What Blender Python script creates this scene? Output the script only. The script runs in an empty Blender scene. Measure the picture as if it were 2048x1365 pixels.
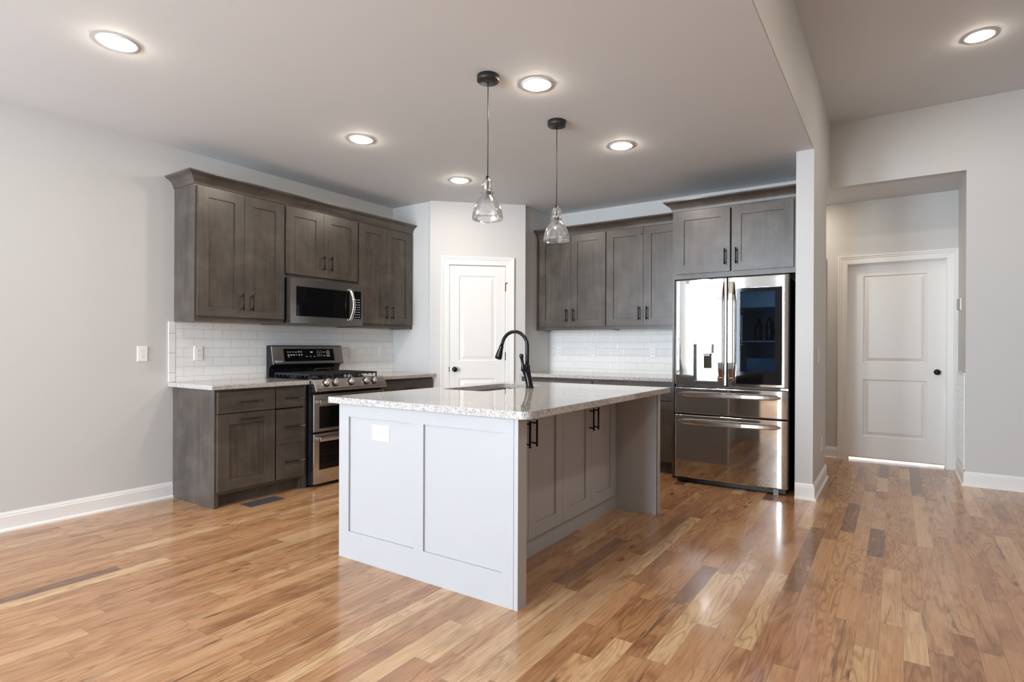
import bpy, bmesh, math, random
from mathutils import Matrix, Vector
random.seed(7)
sc = bpy.context.scene
COL = sc.collection

# ------------------------------------------------------------------ camera
def make_camera():
    yaw, pitch, roll = math.radians(33.386), math.radians(-0.089), math.radians(0.2113)
    fw = Vector((-math.sin(yaw)*math.cos(pitch), math.cos(yaw)*math.cos(pitch), math.sin(pitch)))
    rt = Vector((math.cos(yaw), math.sin(yaw), 0)); up = rt.cross(fw)
    r2 = rt*math.cos(roll) + up*math.sin(roll); u2 = up*math.cos(roll) - rt*math.sin(roll)
    cd = bpy.data.cameras.new('camera'); co = bpy.data.objects.new('camera', cd); COL.objects.link(co)
    m = Matrix((r2, u2, -fw)).transposed().to_4x4(); m.translation = Vector((4.7816, -2.2154, 1.2008))
    co.matrix_world = m
    cd.sensor_width = 36; cd.lens = 1131.915/2048*36
    cd.shift_x = -22.19/2048; cd.shift_y = 13.643/2048
    cd.clip_start = .05; cd.clip_end = 100
    sc.camera = co
make_camera()

# ------------------------------------------------------------------ world, daylight, exposure
wd = bpy.data.worlds.new('world'); sc.world = wd; wd.use_nodes = True
bg = wd.node_tree.nodes['Background']; bg.inputs[0].default_value = (.80, .90, 1, 1); bg.inputs[1].default_value = 2.0
def daylight(name, x, y, z, sx, sz, L, rot, col):
    ld = bpy.data.lights.new(name, 'AREA'); ld.shape = 'RECTANGLE'; ld.size = sx; ld.size_y = sz
    ld.energy = L*math.pi*sx*sz; ld.color = col
    o = bpy.data.objects.new(name, ld); COL.objects.link(o); o.location = (x, y, z); o.rotation_euler = rot
    return o
WINDOWS = [(.36, 1.76, .04, 3.20), (2.75, 3.80, .04, 3.20)]     # openings of the rear wall: x range, sill, head
REAR = -6.2
for i, (a, b, z0, z1) in enumerate(WINDOWS):
    daylight('window_daylight', (a+b)/2, REAR-.3, (z0+z1)/2, b-a, z1-z0, 47.0, (math.pi/2, 0, 0), (.75, .875, 1))
daylight('room_daylight_behind_door', 4.77, 5.6, 1.2, 1.2, 1.6, 30.0, (-math.pi/2, 0, 0), (.95, .98, 1))
CAN_L, CAN_COL = 310.0, (1, .87, .71)
sc.view_settings.view_transform = 'Standard'; sc.view_settings.look = 'None'
sc.view_settings.exposure = -0.42; sc.view_settings.gamma = 1; sc.view_settings.use_curve_mapping = False
cy = sc.cycles
cy.use_denoising = True
try: cy.denoiser = 'OPENIMAGEDENOISE'; cy.denoising_input_passes = 'RGB_ALBEDO_NORMAL'
except Exception: pass
cy.max_bounces = 10; cy.diffuse_bounces = 6; cy.glossy_bounces = 5; cy.transmission_bounces = 6; cy.transparent_max_bounces = 12
cy.caustics_reflective = False; cy.caustics_refractive = False
cy.sample_clamp_indirect = 6.0; cy.use_adaptive_sampling = True; cy.adaptive_threshold = .015

# ------------------------------------------------------------------ calibrated plan (metres)
YB = 3.6155                     # kitchen back wall
XQ, YQ, XP, YP = 1.3251, 2.9974, .6244, 2.3404   # pantry corner
ZC, ZH, ZHALL = 2.7704, 3.3807, 2.765
XW0, XW1, YW = 4.1096, 4.2377, 2.7614            # post
YH, XA, YD = 4.0508, 5.2899, 4.7989              # header wall, alcove side, hall wall
HC, ZT = .876, .912                              # cabinet top, counter top

# ------------------------------------------------------------------ node helpers
class NT:
    def __init__(s, name):
        s.m = bpy.data.materials.new(name); s.m.use_nodes = True; s.t = s.m.node_tree; s.t.nodes.clear()
        s.out = s.t.nodes.new('ShaderNodeOutputMaterial')
    def n(s, typ, ins=None, **kw):
        nd = s.t.nodes.new('ShaderNode'+typ)
        for k, v in kw.items(): setattr(nd, k, v)
        for k, v in (ins or {}).items(): s.put(nd.inputs[k], v)
        return nd
    def put(s, sock, v):
        if isinstance(v, bpy.types.NodeSocket): s.t.links.new(v, sock)
        elif isinstance(v, bpy.types.Node): s.t.links.new(v.outputs[0], sock)
        elif isinstance(v, (tuple, list)): sock.default_value = (tuple(v)+(1,))[:len(sock.default_value)]
        else: sock.default_value = v
    def math(s, op, a, b=None, c=None):
        nd = s.t.nodes.new('ShaderNodeMath'); nd.operation = op
        for i, v in enumerate((a, b, c)):
            if v is not None: s.put(nd.inputs[i], v)
        return nd.outputs[0]
    def comb(s, x, y, z):
        return s.n('CombineXYZ', {0: x, 1: y, 2: z}).outputs[0]
    def ramp(s, f, stops, interp='LINEAR'):
        nd = s.t.nodes.new('ShaderNodeValToRGB'); s.put(nd.inputs[0], f); cr = nd.color_ramp; cr.interpolation = interp
        while len(cr.elements) < len(stops): cr.elements.new(.5)
        for e, (p, c) in zip(cr.elements, stops): e.position = p; e.color = (tuple(c)+(1,))[:4] if not isinstance(c, (int, float)) else (c, c, c, 1)
        return nd.outputs[0]
    def mix(s, f, a, b, blend='MIX'):
        nd = s.t.nodes.new('ShaderNodeMix'); nd.data_type = 'RGBA'; nd.blend_type = blend
        s.put(nd.inputs[0], f); s.put(nd.inputs[6], a); s.put(nd.inputs[7], b); return nd.outputs[2]
    def noise(s, vec, scale=5, detail=4, rough=.5, dist=0):
        nd = s.n('TexNoise', {'Vector': vec, 'Scale': scale, 'Detail': detail, 'Roughness': rough, 'Distortion': dist}); return nd.outputs[0]
    def coord(s): return s.n('TexCoord').outputs['Object']
    def bsdf(s, **k):
        nd = s.n('BsdfPrincipled')
        for kk, v in k.items(): s.put(nd.inputs[kk.replace('_', ' ')], v)
        s.t.links.new(nd.outputs[0], s.out.inputs[0]); return nd
    def bump(s, h, strength=.2, dist=.002):
        return s.n('Bump', {'Height': h, 'Strength': strength, 'Distance': dist}).outputs[0]

def plain(name, col, rough=.5, metal=0, **k):
    t = NT(name); b = t.bsdf(Base_Color=col, Roughness=rough, Metallic=metal)
    for kk, v in k.items(): t.put(b.inputs[kk.replace('_', ' ')], v)
    return t.m

def wall_paint(name, col, rough=.55):
    t = NT(name); c = t.coord()
    n1 = t.noise(c, 220, 2, .6); n2 = t.noise(c, 1.3, 3, .5)
    colr = t.mix(t.math('MULTIPLY', n2, .08), col, tuple(x*.93 for x in col))
    t.bsdf(Base_Color=colr, Roughness=rough, Normal=t.bump(n1, .06, .001)); return t.m

def stained_wood(name, axis):
    t = NT(name); c = t.coord()
    rot = t.n('ObjectInfo').outputs['Random']
    sc_ = {'v': (22, 22, 1.3), 'h': (1.3, 1.3, 22)}[axis]
    mp = t.n('Mapping', {'Vector': c, 'Scale': sc_, 'Location': t.comb(t.math('MULTIPLY', rot, 17), t.math('MULTIPLY', rot, 9), 0)}).outputs[0]
    g = t.noise(mp, 1.4, 6, .62, .6); cl = t.noise(c, 5, 3, .6, .4)
    f = t.math('ADD', t.math('MULTIPLY', g, .42), t.math('MULTIPLY', cl, .58))
    col = t.ramp(f, [(.32, (.043, .035, .029)), (.5, (.074, .061, .051)), (.68, (.112, .095, .081))])
    t.bsdf(Base_Color=col, Roughness=t.math('ADD', .27, t.math('MULTIPLY', g, .10)), Normal=t.bump(g, .08, .001)); return t.m

def plank_floor():
    t = NT('oak_plank_floor'); c = t.coord(); sp = t.n('SeparateXYZ', {0: c}); x, y = sp.outputs[0], sp.outputs[1]
    W = .083
    xr = t.math('DIVIDE', t.math('SUBTRACT', x, 4.727-100*W), W); row = t.math('FLOOR', xr); fx = t.math('FRACT', xr)
    wn = lambda a, b: t.n('TexWhiteNoise', {'Vector': t.comb(a, b, 0)}, noise_dimensions='2D')
    wr = wn(row, 3.3); ws = t.n('SeparateColor', {0: wr.outputs['Color']})
    L = t.math('MULTIPLY_ADD', ws.outputs[0], .95, .48)
    yy = t.math('DIVIDE', t.math('MULTIPLY_ADD', ws.outputs[1], 9, t.math('ADD', y, 20)), L)
    cell = t.math('FLOOR', yy); fy = t.math('FRACT', yy)
    rc = t.n('SeparateColor', {0: wn(row, cell).outputs['Color']}); R, G, B = rc.outputs
    base = t.ramp(R, [(0, (.21, .115, .066)), (.035, (.26, .142, .080)), (.07, (.40, .205, .098)), (.30, (.49, .264, .128)), (.55, (.55, .312, .154)),
                      (.75, (.47, .243, .120)), (.88, (.60, .370, .194)), (1, (.69, .465, .258))])
    gv = t.comb(t.math('MULTIPLY_ADD', G, 31, x), t.math('MULTIPLY_ADD', B, 47, y), t.math('MULTIPLY', R, 9))
    fine = t.noise(t.n('Mapping', {'Vector': gv, 'Scale': (120, 5.0, 1)}).outputs[0], 1, 5, .65, .4)
    low = t.noise(t.n('Mapping', {'Vector': gv, 'Scale': (8, 1.2, 1)}).outputs[0], 1, 2.5, .5, .3)
    ring = t.math('SINE', t.math('MULTIPLY', low, 78))
    ring = t.math('POWER', t.math('MULTIPLY_ADD', ring, .5, .5), 3.5)
    amt = t.math('MULTIPLY', ring, t.math('MULTIPLY', t.ramp(G, [(.25, 0), (.6, 1)]), .62))
    col = t.mix(amt, base, t.mix(1, base, (.50, .38, .30), 'MULTIPLY'))
    col = t.mix(t.ramp(fine, [(.42, 0), (.72, .60)]), col, t.mix(1, base, (.55, .43, .36), 'MULTIPLY'))
    # mineral streaks and heart-wood stains
    st = t.noise(t.n('Mapping', {'Vector': gv, 'Scale': (34, 1.3, 1)}).outputs[0], 1, 4, .6, 1.2)
    col = t.mix(t.ramp(st, [(.61, 0), (.70, .75)]), col, (.10, .055, .032))
    bl = t.noise(t.n('Mapping', {'Vector': gv, 'Scale': (7, 2.2, 1)}).outputs[0], 1, 3, .6, .6)
    col = t.mix(t.ramp(bl, [(.52, 0), (.72, .75)]), col, t.mix(1, base, (.46, .37, .32), 'MULTIPLY'))
    col = t.mix(t.ramp(bl, [(.22, .55), (.42, 0)]), col, (.66, .45, .25))
    kn = t.n('TexVoronoi', {'Vector': t.n('Mapping', {'Vector': gv, 'Scale': (8.5, 2.9, 1)}).outputs[0], 'Scale': 1.0})
    kf = t.math('MULTIPLY', t.ramp(kn.outputs['Distance'], [(.05, 1), (.16, 0)]), t.math('GREATER_THAN', t.n('SeparateColor', {0: kn.outputs['Color']}).outputs[0], .72))
    col = t.mix(t.math('MULTIPLY', kf, .8), col, (.085, .045, .026))
    ex = t.math('MINIMUM', fx, t.math('SUBTRACT', 1, fx)); ey = t.math('MULTIPLY', t.math('MINIMUM', fy, t.math('SUBTRACT', 1, fy)), t.math('DIVIDE', L, W))
    e = t.math('MINIMUM', ex, ey); gap = t.ramp(e, [(.004, 1), (.016, 0)])
    col = t.mix(t.math('MULTIPLY', gap, .55), col, (.09, .045, .025))
    h = t.math('SUBTRACT', t.math('MULTIPLY', fine, .10), gap)
    t.bsdf(Base_Color=col, Roughness=t.math('MULTIPLY_ADD', fine, .08, t.math('MULTIPLY_ADD', B, .05, .10)), IOR=1.58, Normal=t.bump(h, .05, .0012))
    return t.m

def granite():
    t = NT('speckled_granite'); c = t.coord()
    a = t.n('TexVoronoi', {'Vector': c, 'Scale': 360}).outputs['Color']; av = t.n('SeparateColor', {0: a}).outputs[0]
    b = t.noise(c, 105, 5, .7, .8); d = t.noise(c, 11, 4, .6, .5)
    base = t.ramp(b, [(.32, (.19, .165, .15)), (.46, (.46, .44, .425)), (.6, (.68, .67, .66))])
    base = t.mix(t.ramp(d, [(.42, 0), (.7, .6)]), base, (.50, .46, .42))
    base = t.mix(t.math('MULTIPLY', t.math('LESS_THAN', av, .14), t.ramp(b, [(.35, 1), (.62, .15)])), base, (.045, .036, .033))
    base = t.mix(t.math('MULTIPLY', t.math('GREATER_THAN', av, .86), .6), base, (.20, .15, .125))
    t.bsdf(Base_Color=base, Roughness=t.math('MULTIPLY_ADD', b, .03, .02), IOR=1.6); return t.m

def subway(name, axis, phase, flip):
    t = NT(name); c = t.coord(); sp = t.n('SeparateXYZ', {0: c}); u = sp.outputs[axis]; z = sp.outputs[2]
    zr = t.math('DIVIDE', t.math('SUBTRACT', z, .9995-.766), .0766); r = t.math('FLOOR', zr); fz = t.math('FRACT', zr)
    off = t.math('MULTIPLY', t.math('FLOORED_MODULO', t.math('ADD', r, flip), 2), .5)
    ur = t.math('ADD', t.math('DIVIDE', t.math('SUBTRACT', u, phase-15.57), .1557), off); fu = t.math('FRACT', ur)
    ez = t.math('MULTIPLY', t.math('MINIMUM', fz, t.math('SUBTRACT', 1, fz)), .0766); eu = t.math('MULTIPLY', t.math('MINIMUM', fu, t.math('SUBTRACT', 1, fu)), .1557)
    e = t.math('MINIMUM', ez, eu); g = t.ramp(t.math('MULTIPLY', e, 100), [(.11, 1), (.17, 0)])
    hgt = t.ramp(t.math('MULTIPLY', e, 100), [(.10, 0), (.17, .6), (.45, 1)])
    rn = t.n('TexWhiteNoise', {'Vector': t.comb(r, t.math('FLOOR', ur), 0)}, noise_dimensions='2D').outputs['Value']
    wob = t.noise(c, 14, 2, .5)
    col = t.mix(g, t.mix(t.math('MULTIPLY', rn, .10), (.80, .80, .79), (.70, .70, .69)), (.60, .60, .59))
    t.bsdf(Base_Color=col, Roughness=t.math('MULTIPLY_ADD', g, .5, .10), Normal=t.bump(t.math('MULTIPLY_ADD', wob, .25, hgt), .55, .0022)); return t.m

def steel(name, col=(.62, .60, .575), rough=.035, axis=(6, 6, 400), var=.03):
    t = NT(name); c = t.coord()
    n = t.noise(t.n('Mapping', {'Vector': c, 'Scale': axis}).outputs[0], 1, 3, .6)
    t.bsdf(Base_Color=col, Metallic=1, Roughness=t.math('MULTIPLY_ADD', n, var, rough), Normal=t.bump(n, .003, .001)); return t.m

def clear_glass(name, tint=(.97, .98, .98), bubbles=False, refl=1.0):
    t = NT(name)
    tr = t.n('BsdfTransparent', {'Color': tint}); fr = t.n('Fresnel', {'IOR': 1.5})
    gl = t.n('BsdfGlossy', {'Color': (1, 1, 1), 'Roughness': .02})
    f = t.math('MULTIPLY', fr, refl)
    if bubbles:
        c = t.coord(); v = t.n('TexVoronoi', {'Vector': c, 'Scale': 210}); b = t.ramp(v.outputs['Distance'], [(.12, 1), (.34, 0)])
        pick = t.math('GREATER_THAN', t.n('SeparateColor', {0: v.outputs['Color']}).outputs[0], .45); b = t.math('MULTIPLY', b, pick)
        nb = t.bump(t.math('ADD', b, t.math('MULTIPLY', t.noise(c, 60, 2), .8)), .8, .003)
        t.put(gl.inputs['Normal'], nb); f = t.math('MULTIPLY', fr, .8)
        wt = t.n('BsdfTranslucent', {'Color': (1, 1, 1)}); wd_ = t.n('BsdfDiffuse', {'Color': (1, 1, 1)}); wm = t.n('MixShader', {0: .5, 1: wt.outputs[0], 2: wd_.outputs[0]})
        tr = t.n('MixShader', {0: t.math('MULTIPLY_ADD', b, .55, .07), 1: tr.outputs[0], 2: wm.outputs[0]})
    mx = t.n('MixShader', {0: f, 1: tr.outputs[0], 2: gl.outputs[0]}); t.t.links.new(mx.outputs[0], t.out.inputs[0]); return t.m

def emitter(name, col, s):
    t = NT(name); e = t.n('Emission', {'Color': col, 'Strength': s}); t.t.links.new(e.outputs[0], t.out.inputs[0]); return t.m

M = dict(
    wall=wall_paint('greige_wall_paint', (.575, .572, .562)), ceil=wall_paint('white_ceiling_paint', (.69, .71, .725), .8),
    white=plain('white_trim_paint', (.80, .79, .77), .32), wv=stained_wood('stained_wood_upright', 'v'), wh=stained_wood('stained_wood_level', 'h'),
    wdark=plain('dark_cabinet_gap', (.012, .010, .009), .6), maple=plain('pale_cabinet_underside', (.55, .47, .38), .5),
    floor=plank_floor(), granite=granite(), tileL=subway('white_subway_tile_left', 1, .0222, 1), tileB=subway('white_subway_tile_back', 0, .0012, 0),
    tile=plain('white_glazed_edge_tile', (.80, .80, .79), .12), isl=plain('grey_island_paint', (.43, .43, .435), .36),
    steel=steel('brushed_steel'), steel_v=steel('brushed_steel_handle', (.62, .60, .58), .17, (300, 300, 4), .06), steel_side=plain('grey_appliance_side', (.10, .105, .11), .4, .3),
    chrome=plain('polished_chrome', (.75, .75, .75), .06, 1), black=plain('black_enamel', (.008, .009, .012), .12), bmatte=plain('black_cast_iron', (.012, .012, .013), .45),
    bgloss=plain('black_glass', (.004, .004, .005), .04, 0, Specular_IOR_Level=.22), bronze=plain('oil_rubbed_bronze', (.016, .014, .013), .24, .6), pull=plain('dark_bronze_pull', (.022, .019, .018), .33, .7),
    plastic=plain('white_plastic', (.82, .82, .80), .35), slot=plain('dark_slot', (.03, .03, .03), .6), ink=plain('white_print', (.75, .78, .82), .5), greyink=plain('grey_print', (.16, .16, .16), .5),
    glass=clear_glass('seeded_pendant_glass', (.985, .988, .99), True), bulb=clear_glass('clear_bulb_glass', (.97, .96, .95), False, .35), fglass=clear_glass('tinted_door_glass', (.34, .42, .50), False, .18),
    lens=emitter('led_lens', CAN_COL, CAN_L), led=emitter('fridge_led', (.75, .88, 1), 2.0), digits=emitter('lit_display', (.75, .88, 1), .9),
    liner=plain('fridge_liner', (.45, .50, .55), .4), shelf=plain('shelf_glass_edge', (.60, .68, .72), .2), bin=plain('clear_bin_plastic', (.25, .30, .34), .2), bottle=plain('dark_bottle_plastic', (.015, .018, .022), .15),
    bcap=plain('bottle_cap', (.05, .05, .06), .4), steel_s=steel('satin_steel', (.64, .625, .605), .17),
    sinksteel=steel('sink_steel', (.55, .54, .52), .25, (40, 40, 40)), register=plain('pewter_register', (.13, .13, .135), .45, .6), filament=plain('filament_wire', (.45, .38, .28), .3, 1),
    grey=plain('grey_plastic', (.30, .31, .32), .4), hinge=plain('bronze_hinge', (.03, .026, .024), .4, .7), sub=plain('subfloor', (.3, .3, .3), .8),
)

# ------------------------------------------------------------------ frames: (along, out, up) -> world
I3 = lambda a, b, z: (a, b, z)
F_L = lambda a, b, z: (b, a, z)
F_B = lambda a, b, z: (a, YB-b, z)
XIC, YI0, XI0, XI1, YI2, YI3 = 3.0385, -.085, 2.117, 3.3527, 1.696, 1.768
F_I = lambda a, b, z: (XIC+b, a, z)
F_IF = lambda a, b, z: (a, YI0-b, z)
_e = Vector((XQ-XP, YQ-YP, 0)).normalized(); _n = Vector((_e.y, -_e.x, 0))
F_D = lambda a, b, z: (XP+_e.x*a+_n.x*b, YP+_e.y*a+_n.y*b, z)
F_H = lambda a, b, z: (a, YD-b, z)
F_P = lambda a, b, z: (XW1+b, a, z)       # right face of the post
F_A = lambda a, b, z: (XA-b, a, z)        # alcove side wall
YF = 2.76
F_F = lambda a, b, z: (a, YF-b, z)        # fridge front plane

# ------------------------------------------------------------------ mesh builder
class MB:
    def __init__(s, F=I3): s.bm = bmesh.new(); s.F = F
    def v(s, a, b, z): return s.bm.verts.new(s.F(a, b, z))
    def face(s, vs, mi=0, smooth=False):
        try: f = s.bm.faces.new(vs)
        except ValueError: return None
        f.material_index = mi; f.smooth = smooth; return f
    def box(s, a0, a1, b0, b1, z0, z1, mi=0):
        V = [s.v(a, b, z) for a in (a0, a1) for b in (b0, b1) for z in (z0, z1)]
        for q in ((0, 1, 3, 2), (4, 6, 7, 5), (0, 4, 5, 1), (2, 3, 7, 6), (0, 2, 6, 4), (1, 5, 7, 3)): s.face([V[i] for i in q], mi)
        return s
    def loops(s, rings, mi=0, smooth=False, cap=(True, True), closed=False):
        R = [[s.v(*p) for p in r] for r in rings]; n = len(R[0])
        m = len(R)
        for i in range(m if closed else m-1):
            A, B = R[i], R[(i+1) % m]
            for j in range(n): s.face([A[j], A[(j+1) % n], B[(j+1) % n], B[j]], mi, smooth)
        if not closed:
            if cap[0]: s.face(R[0][::-1], mi)
            if cap[1]: s.face(R[-1], mi)
        return s
    def lathe(s, c, prof, n=32, mi=0, cap=(True, True), smooth=True):   # prof: (r, z) absolute z
        return s.loops([[(c[0]+r*math.cos(2*math.pi*j/n), c[1]+r*math.sin(2*math.pi*j/n), z) for j in range(n)] for r, z in prof], mi, smooth, cap)
    def tube(s, pts, r, n=12, mi=0, smooth=True):
        P = [Vector(p) for p in pts]; rr = r if isinstance(r, (list, tuple)) else [r]*len(P); rings = []
        t0 = (P[1]-P[0]).normalized(); ref = Vector((0, 0, 1)) if abs(t0.z) < .9 else Vector((1, 0, 0)); u = t0.cross(ref).normalized()
        for i, p in enumerate(P):
            t = (P[min(i+1, len(P)-1)]-P[max(i-1, 0)]).normalized(); u = (u-t*u.dot(t)).normalized(); w = t.cross(u)
            rings.append([tuple(p+(u*math.cos(2*math.pi*j/n)+w*math.sin(2*math.pi*j/n))*rr[i]) for j in range(n)])
        return s.loops(rings, mi, smooth)
    def disc(s, c, axis, r, t, n=24, mi=0, r2=None):    # short cylinder from c along axis
        c = Vector(c); ax = Vector(axis).normalized()
        return s.tube([c, c+ax*t], [r, r if r2 is None else r2], n, mi)
    def prism(s, outer, holes, z0, z1, mi=0):
        es = []; 
        for lp in [outer]+list(holes):
            vs = [s.v(x, y, z0) for x, y in lp]; es += [s.bm.edges.new((vs[i], vs[(i+1) % len(vs)])) for i in range(len(vs))]
        r = bmesh.ops.triangle_fill(s.bm, use_beauty=True, edges=es); fs = [g for g in r['geom'] if isinstance(g, bmesh.types.BMFace)]
        ex = bmesh.ops.extrude_face_region(s.bm, geom=fs); d = Vector(s.F(0, 0, z1))-Vector(s.F(0, 0, z0))
        bmesh.ops.translate(s.bm, verts=[g for g in ex['geom'] if isinstance(g, bmesh.types.BMVert)], vec=d)
        for f in s.bm.faces: f.material_index = mi
        return s
    def sweep(s, pts, dirs, prof, mi=0):    # pts (a,b), outward dirs, prof (offset, z)
        return s.loops([[(p[0]+d[0]*o, p[1]+d[1]*o, z) for o, z in prof] for p, d in zip(pts, dirs)], mi)
    def casing(s, x0, x1, zt, prof, mi=0):  # door casing: prof (offset from opening, out)
        R = [[(x0-o, b, 0) for o, b in prof], [(x0-o, b, zt+o) for o, b in prof], [(x1+o, b, zt+o) for o, b in prof], [(x1+o, b, 0) for o, b in prof]]
        return s.loops(R, mi)
    def build(s, name, mats, parent=None, bevel=0, loc=None, segs=2):
        bmesh.ops.remove_doubles(s.bm, verts=s.bm.verts, dist=1e-6)
        bmesh.ops.recalc_face_normals(s.bm, faces=s.bm.faces)
        org = Vector(loc) if loc else (parent_loc(parent) if parent else Vector((0, 0, 0)))
        me = bpy.data.meshes.new(name); s.bm.transform(Matrix.Translation(-org)); s.bm.to_mesh(me); s.bm.free()
        for m in (mats if isinstance(mats, (list, tuple)) else [mats]): me.materials.append(M[m] if isinstance(m, str) else m)
        o = bpy.data.objects.new(name, me); COL.objects.link(o)
        if parent: o.parent = parent; o['org'] = tuple(org); del o['org']; ORG[o.name] = org; o.location = org-parent_loc(parent)
        else: o.location = org; ORG[o.name] = org
        if bevel:
            b = o.modifiers.new('bevel', 'BEVEL'); b.width = bevel; b.segments = segs; b.limit_method = 'ANGLE'; b.angle_limit = math.radians(40); b.harden_normals = False
        return o
ORG = {}
def parent_loc(p): return ORG[p.name]
def tag(o, label, cat, group=None):
    o['label'] = label; o['category'] = cat
    if group: o['group'] = group
    return o
def thing(name, loc, label, cat, group=None):
    o = bpy.data.objects.new(name, None); COL.objects.link(o); o.location = loc; o.empty_display_size = .05; ORG[o.name] = Vector(loc)
    return tag(o, label, cat, group)
def struct(o, label=None, cat=None):
    o['kind'] = 'structure'
    if label: o['label'] = label; o['category'] = cat
    return o
def dup(root, shift, label):
    d = Vector(shift); r = root.copy(); COL.objects.link(r); r.location = root.location+d; ORG[r.name] = ORG[root.name]+d; r['label'] = label
    for ch in list(root.children):
        c = ch.copy(); COL.objects.link(c); c.parent = r
        for g in list(ch.children):
            k = g.copy(); COL.objects.link(k); k.parent = c
    return r
def write(name, text, size, mat, parent, F, a, b, z, depth=.0006, flip=False, font_shear=0):
    cu = bpy.data.curves.new(name, 'FONT'); cu.body = text; cu.size = size; cu.align_x = 'CENTER'; cu.align_y = 'CENTER'; cu.extrude = depth; cu.shear = font_shear
    tmp = bpy.data.objects.new(name+'_source', cu); COL.objects.link(tmp); dg = bpy.context.evaluated_depsgraph_get()
    me = bpy.data.meshes.new_from_object(tmp.evaluated_get(dg)); bpy.data.objects.remove(tmp); bpy.data.curves.remove(cu)
    mb = MB(F); mb.bm.from_mesh(me); bpy.data.meshes.remove(me)
    for v in mb.bm.verts: v.co = Vector(F(a+(-v.co.x if flip else v.co.x), b+v.co.z, z+v.co.y))
    return mb.build(name, mat, parent)

# ------------------------------------------------------------------ room shell
LOWY = -2.6      # the low kitchen ceiling ends here, behind the camera; the living room is higher
def room():
    struct(MB().box(-.3, 8.8, REAR-.2, 6.4, -.05, 0).build('floor', 'floor'), 'mixed-tone oak plank floor with glossy finish', 'floor')
    struct(MB().box(-.15, XW1-.004, LOWY, YB+.085, ZC, ZC+.02).build('ceiling', 'ceil'), 'low flat white ceiling over the kitchen', 'ceiling')
    struct(MB().box(XW1-.02, 8.75, REAR-.15, YH+.01, ZH, ZH+.05).box(-.15, XW1-.02, REAR-.15, LOWY+.12, ZH, ZH+.05).build('ceiling', 'ceil'), 'higher beige-lit ceiling right of the dropped beam', 'ceiling')
    struct(MB().box(1.5, XW1-.001, YB+.086, YD+.02, ZHALL, ZHALL+.004).box(XW1-.001, XA+.01, YH+.001, YD+.02, ZHALL, ZHALL+.04).build('ceiling', 'ceil'), 'ceiling of the hall alcove above the white door', 'ceiling')
    struct(MB().box(-.15, 0, REAR-.15, YP+.1, 0, ZC+.02).box(-.15, 0, REAR-.15, LOWY+.12, ZC+.02, ZH+.02).build('wall_left', 'wall'), 'long plain grey wall at the left', 'wall')
    struct(MB().box(0, XP-.02, YP, YP+.1, 0, ZC).build('wall_pantry_left', 'wall'), 'short grey pantry wall between left cupboards and pantry door', 'wall')
    m = MB(F_D); dl = .9605
    m.box(-.04, .165, -.1, 0, 0, ZC).box(.781, dl+.04, -.1, 0, 0, ZC).box(.165, .781, -.1, 0, 2.089, ZC)
    # trim ends flush with the neighbouring walls
    m.build('wall_pantry_front', 'wall'); struct(bpy.data.objects['wall_pantry_front'], 'diagonal grey pantry wall around the white door', 'wall')
    struct(MB().box(XQ-.1, XQ, YQ+.02, YB, 0, ZC).build('wall_pantry_right', 'wall'), 'shaded short pantry wall right of the pantry door', 'wall')
    struct(MB().box(-.15, XW0, YB, YB+.085, 0, ZC).build('wall_back', 'wall'), 'grey kitchen back wall behind cupboards and fridge', 'wall')
    struct(MB().box(XW0, XW1, YW, YB+.085, 0, ZC+.02).box(XW0, XW1, LOWY, YH, ZC+.02, ZH+.02).box(-.001, XW0, LOWY, LOWY+.12, ZC+.02, ZH+.02).box(-.001, XW1, LOWY-.005, LOWY, ZC, ZC+.02).box(XW1-.005, XW1, LOWY, YW, ZC, ZC+.02).box(XW1-.02, XW1, YB+.085, YH, ZC, ZC+.02)
           .build('wall_divider', 'wall'), 'grey wall end and dropped beam right of the fridge', 'wall')
    struct(MB().box(XW1, XA, YH, YH+.1, ZHALL-.001, ZH+.02).box(XA, 8.75, YH, YH+.1, 0, ZH+.02).build('wall_right', 'wall'), 'grey wall at the right with opening to the hall door', 'wall')
    struct(MB().box(XA, XA+.12, YH+.1, YD, 0, ZHALL).build('wall_alcove', 'wall'), 'narrow alcove side wall holding the return grille', 'wall')
    struct(MB().box(1.5, 4.345, YD, YD+.1, 0, ZHALL).box(5.2, XA+.2, YD, YD+.1, 0, ZHALL).box(4.345, 5.2, YD, YD+.1, 2.098, ZHALL).build('wall_hall', 'wall'), 'grey hall wall around the white hall door', 'wall')
    struct(MB().box(1.4, 1.5, YB+.085, 5.0, 0, ZHALL).build('wall_hall_end', 'wall'))
    struct(MB().box(8.6, 8.75, REAR, YH, 0, ZH).build('wall_far_right', 'wall'))
    m = MB(); xs = [-.15]
    for a, b, z0, z1 in WINDOWS: m.box(xs[-1], a, REAR-.15, REAR, 0, ZH); m.box(a, b, REAR-.15, REAR, 0, z0); m.box(a, b, REAR-.15, REAR, z1, ZH); xs.append(b)
    m.box(xs[-1], 8.75, REAR-.15, REAR, 0, ZH); struct(m.build('wall_rear', 'wall'))
    for i, (a, b, z0, z1) in enumerate(WINDOWS):
        m = MB(); w = .055
        m.box(a-.09, a, REAR, REAR+.02, z0, z1+.09).box(b, b+.09, REAR, REAR+.02, z0, z1+.09).box(a, b, REAR, REAR+.02, z1, z1+.09)
        m.box(a, a+w, REAR-.1, REAR-.05, z0, z1).box(b-w, b, REAR-.1, REAR-.05, z0, z1).box(a+.41*(b-a)-.06, a+.41*(b-a)+.06, REAR-.1, REAR-.05, z0, z1)
        m.box(a, b, REAR-.1, REAR-.05, z0, z0+w).box(a, b, REAR-.1, REAR-.05, z1-w, z1)
        struct(m.build('window_%d' % (i+1), 'white'))
room()

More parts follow.
